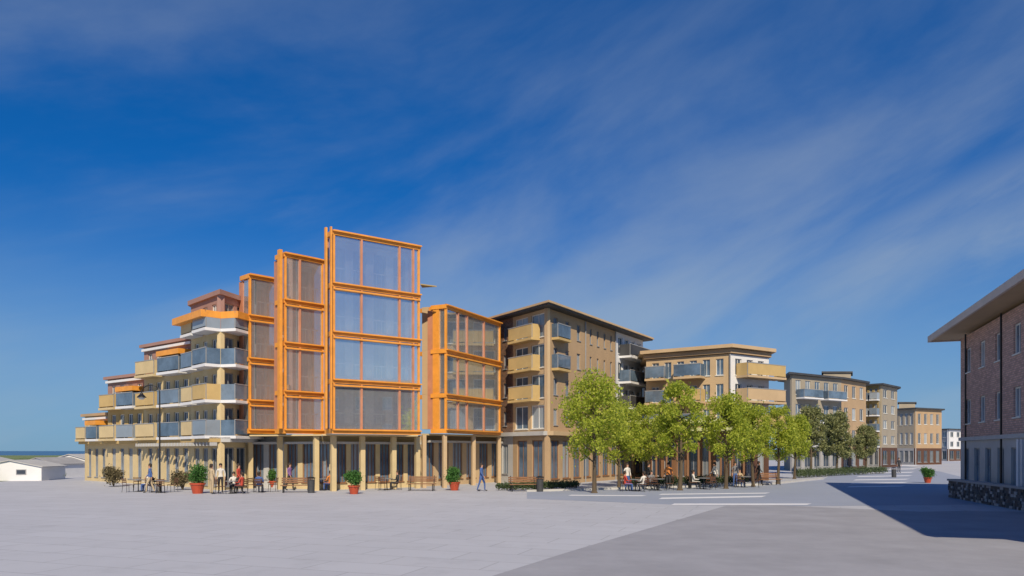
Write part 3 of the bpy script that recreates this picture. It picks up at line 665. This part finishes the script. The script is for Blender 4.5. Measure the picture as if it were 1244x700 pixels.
# ------------------------------------------------------------------ white kiosks / huts
def hut(px, d, wd, dp, h, rz, label, group, rm='lightgrey'):
    p = W(px, d); r = thing('hut', label, 'hut', (p.x, p.y, 0), rz, group); e = h * .7
    MB().box(-wd/2, wd/2, 0, dp, 0, e).build('wall', M_['white'], r)
    m = MB(); m.v = [(-wd/2, .001, e), (wd/2, .001, e), (0, .001, h - .08), (-wd/2, dp - .001, e), (wd/2, dp - .001, e), (0, dp - .001, h - .08)]
    m.f = [(0, 1, 2), (3, 5, 4), (0, 2, 5, 3), (1, 4, 5, 2)]; m.m = [0] * 4; m.build('gable', M_['white'], r)
    m = MB(); x = wd/2 + .15; s = (h - e) / (wd / 2)
    for sg in (-1, 1):
        a0 = [(sg*x, -.15, e - .15*s), (0, -.15, h), (0, dp+.15, h), (sg*x, dp+.15, e - .15*s)]; i = len(m.v)
        m.v += a0 + [(q[0], q[1], q[2] - .06) for q in a0]; m.f += [(i, i+1, i+2, i+3), (i+7, i+6, i+5, i+4), (i, i+4, i+5, i+1), (i+1, i+5, i+6, i+2), (i+2, i+6, i+7, i+3), (i+3, i+7, i+4, i)]; m.m += [0] * 6
    m.build('roof', M_[rm], r)
    dr_ = MB().box(-wd*.3, -wd*.3 + .7, -.03, -.002, 0, min(1.9, e - .15)).build('door', M_['frame'], r)
    f = MB().box(wd*.1, wd*.1 + .8, -.04, -.002, e*.42, e*.78).build('window', M_['frame'], r); MB().box(wd*.1 + .06, wd*.1 + .74, -.05, -.041, e*.42 + .06, e*.78 - .06).build('pane', M_['dark_glass'], f)
HG = 'low white huts at the left edge'
hut(12, 62, 5.0, 4, 1.75, .1, 'low white hut nearest the left edge of the photo', HG)
hut(45, 70, 4.0, 4, 1.9, -.2, 'white hut second from the left edge', HG, 'grey')
hut(84, 74, 4.6, 4, 2.2, .05, 'taller white hut touching the left end of the cream block', HG)
hut(-30, 66, 5.0, 4, 2.0, .2, 'white hut half cut off by the left edge', HG)
# ------------------------------------------------------------------ street lamps
def lamp(px, d, ytop, label):
    p = W(px, d); h = Z(ytop, d); r = thing('street_lamp', label, 'street lamp', (p.x, p.y, 0), 0, 'black arched street lamps')
    MB().lathe([(.12, 0), (.12, .35), (.07, .45), (.05, .5), (.04, h - .7), (.035, h - .3)], 12).build('pole', M_['black'], r)
    arc = [(-.55 + .55 * math.cos(t) - 0, 0, h - .35 + .45 * math.sin(t)) for t in [k * math.pi / 10 for k in range(11)]]
    MB().tube(arc, .035, 8).build('arm', M_['black'], r)
    l_ = MB().lathe([(.05, h - .35), (.10, h - .45), (.26, h - .62), (.27, h - .66)], 14, c=(-1.1, 0)).build('lamp_shade', M_['black'], r)
    MB().lathe([(.18, h - .661), (.16, h - .74), (.08, h - .78)], 12, c=(-1.1, 0)).build('lens', M_['lamp'], l_)
lamp(194, 45, 470, 'tall black arched street lamp in front of the cream block')
lamp(838, 50, 530, 'short black arched street lamp among the right cafe tables')

# ------------------------------------------------------------------ cafe furniture
def chair(loc, rz, label, group):
    r = thing('cafe_chair', label, 'chair', loc, rz, group)
    MB().box(-.22, .22, -.22, .22, .43, .46).build('seat', M_['darkwood'], r)
    m = MB(); m.tube([(-.2, .21, .46), (-.2, .27, .88)], .014, 6).tube([(.2, .21, .46), (.2, .27, .88)], .014, 6)
    for k in range(3): m.box(-.2, .2, .235 + k * .012, .25 + k * .012, .58 + k * .1, .64 + k * .1)
    m.build('backrest', M_['darkwood'], r)
    for sx in (-1, 1):
        for sy in (-1, 1): MB().tube([(sx*.2, sy*.2, .43), (sx*.23, sy*.23, 0)], [.014, .011], 6).build('leg', M_['black'], r)
    return r
def table(loc, label, group):
    r = thing('cafe_table', label, 'table', loc, 0, group)
    MB().lathe([(.38, .71), (.40, .72), (.40, .74), (.38, .75)], 18).build('table_top', M_['steel'], r)
    MB().lathe([(.03, .03), (.03, .71)], 8).build('stem', M_['black'], r)
    MB().lathe([(.24, 0), (.22, .02), (.03, .03)], 14).build('base', M_['black'], r); return r
TG, CG = 'small round cafe tables', 'dark cafe chairs'
tables = [(168, 45.5, 'farthest left table before the cream block'), (196, 44.5, 'table between the brown bushes'), (282, 43.5, 'table right of the large red pot'), (318, 45, 'table below the leftmost glass box'),
          (392, 47, 'table under the left post of the orange tower'), (470, 47.5, 'table under the right bays of the orange tower'),
          (772, 46, 'table at the foot of the leftmost lime tree'), (800, 47, 'table below the second lime tree from the left'), (855, 48.5, 'table left of the third lime tree'), (905, 51, 'table nearest the right end of the tan canopy')]
ct = cc = None
seats = []
for i, (px, d, lb_) in enumerate(tables):
    p = W(px, d)
    if ct is None: ct = table(tuple(p), lb_, TG)
    else: again(ct, tuple(p), 0, lb_)
    for k in range(3):
        an_ = k * 2.1 + i * .9; q = p + Vector((math.cos(an_) * .68, math.sin(an_) * .68, 0)); rz = an_ - math.pi / 2
        word = ['left', 'right', 'far'][[0, 1, 2][k]]
        xs_ = sorted([(math.cos(kk * 2.1 + i * .9), kk) for kk in range(3)]); rank = [kk for _, kk in xs_].index(k); word = ['leftmost', 'middle', 'rightmost'][rank]
        lab = '%s dark chair at the %s' % (word, lb_)
        if cc is None: cc = chair(tuple(q), rz, lab, CG)
        else: again(cc, tuple(q), rz, lab)
        seats.append((q, rz))

# ------------------------------------------------------------------ people
def person_mesh(pose, seed):
    J = {'pelvis': (0, 0, .95), 'waist': (0, 0, 1.1), 'chest': (0, 0, 1.32), 'neck': (0, 0, 1.47), 'jaw': (0, -.03, 1.55), 'head': (0, -.005, 1.63), 'crown': (0, .005, 1.71)}
    rad = {'pelvis': .135, 'waist': .115, 'chest': .14, 'neck': .052, 'jaw': .068, 'head': .088, 'crown': .062}
    E = [('pelvis', 'waist'), ('waist', 'chest'), ('chest', 'neck'), ('neck', 'jaw'), ('jaw', 'head'), ('head', 'crown')]
    for s, n in ((-1, 'l'), (1, 'r')):
        if pose == 'sit':
            J['hip'+n] = (s*.09, 0, .93); J['knee'+n] = (s*.11, -.42, .96); J['ank'+n] = (s*.11, -.44, .54); J['toe'+n] = (s*.12, -.58, .50)
            J['elb'+n] = (s*.25, -.06, 1.15); J['wri'+n] = (s*.17, -.30, 1.13); J['han'+n] = (s*.13, -.37, 1.15)
        else:
            st = (.20 * s if pose == 'walk' else .02 * s)
            J['hip'+n] = (s*.09, 0, .90); J['knee'+n] = (s*.10, -st*.7 - .03, .49); J['ank'+n] = (s*.10, -st + (.06 if st < -.1 else .02), .09); J['toe'+n] = (s*.12, -st - .15, .035)
            J['elb'+n] = (s*.25, st*.4 + .03, 1.14); J['wri'+n] = (s*.25, st - .06, .91); J['han'+n] = (s*.245, st - .09, .82)
        J['sho'+n] = (s*.17, 0, 1.40)
        E += [('pelvis', 'hip'+n), ('hip'+n, 'knee'+n), ('knee'+n, 'ank'+n), ('ank'+n, 'toe'+n), ('chest', 'sho'+n), ('sho'+n, 'elb'+n), ('elb'+n, 'wri'+n), ('wri'+n, 'han'+n)]
        rad.update({'hip'+n: .10, 'knee'+n: .062, 'ank'+n: .042, 'toe'+n: .035, 'sho'+n: .062, 'elb'+n: .042, 'wri'+n: .028, 'han'+n: .026})
        for k in range(5):       # fingers and thumb
            b = Vector(J['han'+n]); dr_ = (b - Vector(J['wri'+n])).normalized(); q = b + dr_ * (.05 + .012 * (2 - abs(2 - k))) + Vector((0, (k - 2) * .014, -.004))
            if k == 4: q = Vector(J['wri'+n]) + dr_ * .07 + Vector((-s * .03, -.02, 0))
            J['f%d%s' % (k, n)] = tuple(q); rad['f%d%s' % (k, n)] = .009; E.append(('han'+n if k < 4 else 'wri'+n, 'f%d%s' % (k, n)))
    ks = list(J); me = bpy.data.meshes.new('tmp'); me.from_pydata([J[k] for k in ks], [(ks.index(a_), ks.index(b_)) for a_, b_ in E], [])
    o = bpy.data.objects.new('tmp', me); C.objects.link(o)
    sk = o.modifiers.new('s', 'SKIN'); sk.use_smooth_shade = True
    for i, k in enumerate(ks): me.skin_vertices[0].data[i].radius = (rad[k], rad[k] * (.78 if k in ('chest', 'waist', 'pelvis') else 1)); me.skin_vertices[0].data[i].use_root = (k == 'pelvis')
    ss = o.modifiers.new('u', 'SUBSURF'); ss.levels = 1; ss.render_levels = 1
    dg = bpy.context.evaluated_depsgraph_get(); r = bpy.data.meshes.new_from_object(o.evaluated_get(dg)); bpy.data.objects.remove(o)
    return r
PM = {p: person_mesh(p, 1) for p in ('sit', 'stand', 'walk')}
def person(loc, rz, pose, shirt, trousers, label, hairc='hair', group=None):
    me = PM[pose].copy(); me.materials.clear()
    sm = mat('cloth_%s' % shirt[0], shirt[1], .85, .1, 8); tm = mat('cloth_%s' % trousers[0], trousers[1], .85, .1, 8)
    for x in (M_['skin'], sm, tm, M_['black']): me.materials.append(x)
    for p in me.polygons:
        c = p.center
        if c.z > 1.475: i = 0
        elif (c.z > .97 and abs(c.x) < .2) or abs(c.x) > .19 and c.z > 1.12: i = 1
        elif pose == 'sit' and (c.z > 1.05): i = 0
        elif pose != 'sit' and abs(c.x) > .19: i = 0 if c.z < .96 else 1
        elif c.z > (.10 if pose != 'sit' else .57): i = 2
        else: i = 3
        p.material_index = i; p.use_smooth = True
    r = thing('person', label, 'person', loc, rz, group)
    dz = -.49 if pose == 'sit' else 0
    b = link('body', me, r, (0, 0, dz))
    h = MB(); h.lathe([(.092, 1.60), (.100, 1.66), (.086, 1.73), (.045, 1.765), (.005, 1.772)], 12, c=(0, .02)); h.box(-.075, .075, .055, .10, 1.53, 1.61)
    hm = h.build('hair', M_['hair'], r, (0, 0, dz))
    for p in hm.data.polygons: p.use_smooth = True
    n = MB(); n.v = [(-.012, -.088, 1.60), (.012, -.088, 1.60), (0, -.112, 1.595), (0, -.09, 1.63)]; n.f = [(0, 2, 1), (0, 3, 2), (1, 2, 3)]; n.m = [0] * 3
    n.build('nose', M_['skin'], r, (0, 0, dz))
    for s in (-1, 1): MB().lathe([(.004, 1.628), (.010, 1.634), (.010, 1.640), (.004, 1.646)], 6, c=(s*.03, -.082)).build('eye', M_['black'], r, (0, 0, dz))
    for s in (-1, 1): MB().lathe([(.006, 1.60), (.016, 1.62), (.006, 1.65)], 6, c=(s*.09, .0)).build('ear', M_['skin'], r, (0, 0, dz))
    MB().box(-.024, .024, -.090, -.078, 1.568, 1.576).build('mouth', M_['redpot'], r, (0, 0, dz)); return r
cols = dict(white=('white', (.65, .63, .6)), black=('black', (.03, .03, .035)), red=('red', (.45, .06, .04)), beige=('beige', (.45, .36, .24)), blue=('blue', (.06, .12, .32)), grey=('grey', (.2, .2, .22)), green=('green', (.07, .18, .07)), orange=('orange', (.55, .2, .05)), violet=('violet', (.22, .12, .3)))
ppl = [(257, 43, 'stand', 'beige', 'beige', 2.6, 'standing beside the large red pot'), (268, 44.5, 'stand', 'white', 'black', .3, 'standing at the left cafe table by the cream block'),
       (290, 44, 'walk', 'red', 'black', 1.4, 'walking in front of the cream block corner'), (182, 44.2, 'walk', 'blue', 'beige', -1.2, 'walking between the left cafe tables'),
       (352, 47, 'walk', 'violet', 'black', 1.2, 'walking under the second glass box'), (385, 56, 'stand', 'black', 'blue', 0, 'standing under the tower near the hedge'),
       (398, 58, 'walk', 'green', 'black', -1.4, 'walking beyond the tower columns'), (456, 52, 'stand', 'white', 'blue', .8, 'standing under the middle bay of the tower'),
       (492, 56, 'walk', 'orange', 'grey', 1.5, 'walking under the right end of the tower'), (585, 46, 'walk', 'blue', 'blue', 1.3, 'before the brown brick flank'),
       (762, 46.5, 'stand', 'white', 'blue', .5, 'standing near the leftmost lime tree'), (788, 48, 'walk', 'black', 'grey', 1.6, 'walking between the first and second lime trees'),
       (812, 48.5, 'stand', 'orange', 'black', -.4, 'standing under the second lime tree'), (868, 50, 'walk', 'white', 'black', -1.5, 'walking left of the third lime tree'),
       (893, 51.5, 'stand', 'grey', 'blue', .2, 'standing right of the third lime tree'), (922, 54, 'walk', 'black', 'black', 1.4, 'walking by the right end of the tan canopy'),
       (1092, 84, 'stand', 'black', 'black', 0, 'standing under the last far street tree'), (560, 60, 'walk', 'violet', 'beige', 1.2, 'walking under the glass wing')]
for (px, d, pose, s, t_, rz, where) in ppl:
    person(tuple(W(px, d)), rz, pose, cols[s], cols[t_], '%s top, %s trousers, person %s' % (s, t_, where), group='people on the plaza')
sit = [(0, 'white', 'blue'), (4, 'black', 'grey'), (6, 'white', 'black'), (8, 'red', 'black'), (10, 'blue', 'grey'), (13, 'orange', 'blue'), (16, 'black', 'black'), (18, 'white', 'grey'), (20, 'red', 'blue'), (22, 'grey', 'black'), (25, 'white', 'black'), (27, 'beige', 'blue')]
for (i, s, t_) in sit:
    q, rz = seats[i]
    person(tuple(q), rz, 'sit', cols[s], cols[t_], 'person in %s top at the %s' % (s, tables[i // 3][2]), group='people on the plaza')

def bench(loc, rz, label, first=[None]):
    if first[0]: return again(first[0], loc, rz, label)
    r = thing('park_bench', label, 'bench', loc, rz, 'timber benches on the plaza'); first[0] = r
    for k in range(4): MB().box(-.9, .9, -.24 + k * .12, -.14 + k * .12, .42, .46).build('slat', M_['wood'], r)
    for k in range(3): MB().box(-.9, .9, .27 + k * .02, .30 + k * .02, .56 + k * .12, .65 + k * .12).build('slat', M_['wood'], r)
    for sx in (-.75, .75):
        m = MB(); m.tube([(sx, -.2, 0), (sx, -.2, .41)], .03, 6).tube([(sx, .22, 0), (sx, .26, .5), (sx, .36, .95)], .03, 6).box(sx - .03, sx + .03, -.24, .26, .375, .415); m.build('leg', M_['black'], r)
    return r
def bin_(loc, label, first=[None]):
    if first[0]: return again(first[0], loc, 0, label)
    r = thing('litter_bin', label, 'bin', loc, 0, 'dark litter bins on the plaza'); first[0] = r
    MB().lathe([(.19, 0), (.20, .05), (.22, .75), (.23, .78)], 16).build('body', M_['slate'], r)
    MB().lathe([(.25, .86), (.25, .90), (.12, .96)], 16).build('lid', M_['black'], r)
    for k in range(3):
        a_ = k * 2.09; MB().box(math.cos(a_) * .2 - .012, math.cos(a_) * .2 + .012, math.sin(a_) * .2 - .012, math.sin(a_) * .2 + .012, .77, .87).build('bracket', M_['black'], r)
    return r
bench(tpos(360, 44.5), .15, 'timber bench in front of the second glass box of the orange tower')
bench(tpos(512, 46.5), -.1, 'timber bench between the orange tower and the glass wing')
bench(tpos(636, 45.8), .2, 'timber bench in front of the low hedge by the corner building')
bench(tpos(935, 54), .3, 'timber bench under the rightmost full lime tree')
bin_(tpos(378, 44.2), 'dark litter bin right of the bench before the second glass box')
bin_(tpos(656, 45.6), 'dark litter bin beside the bench at the low hedge')
bin_(tpos(1086, 70), 'dark litter bin by the far street crossing')
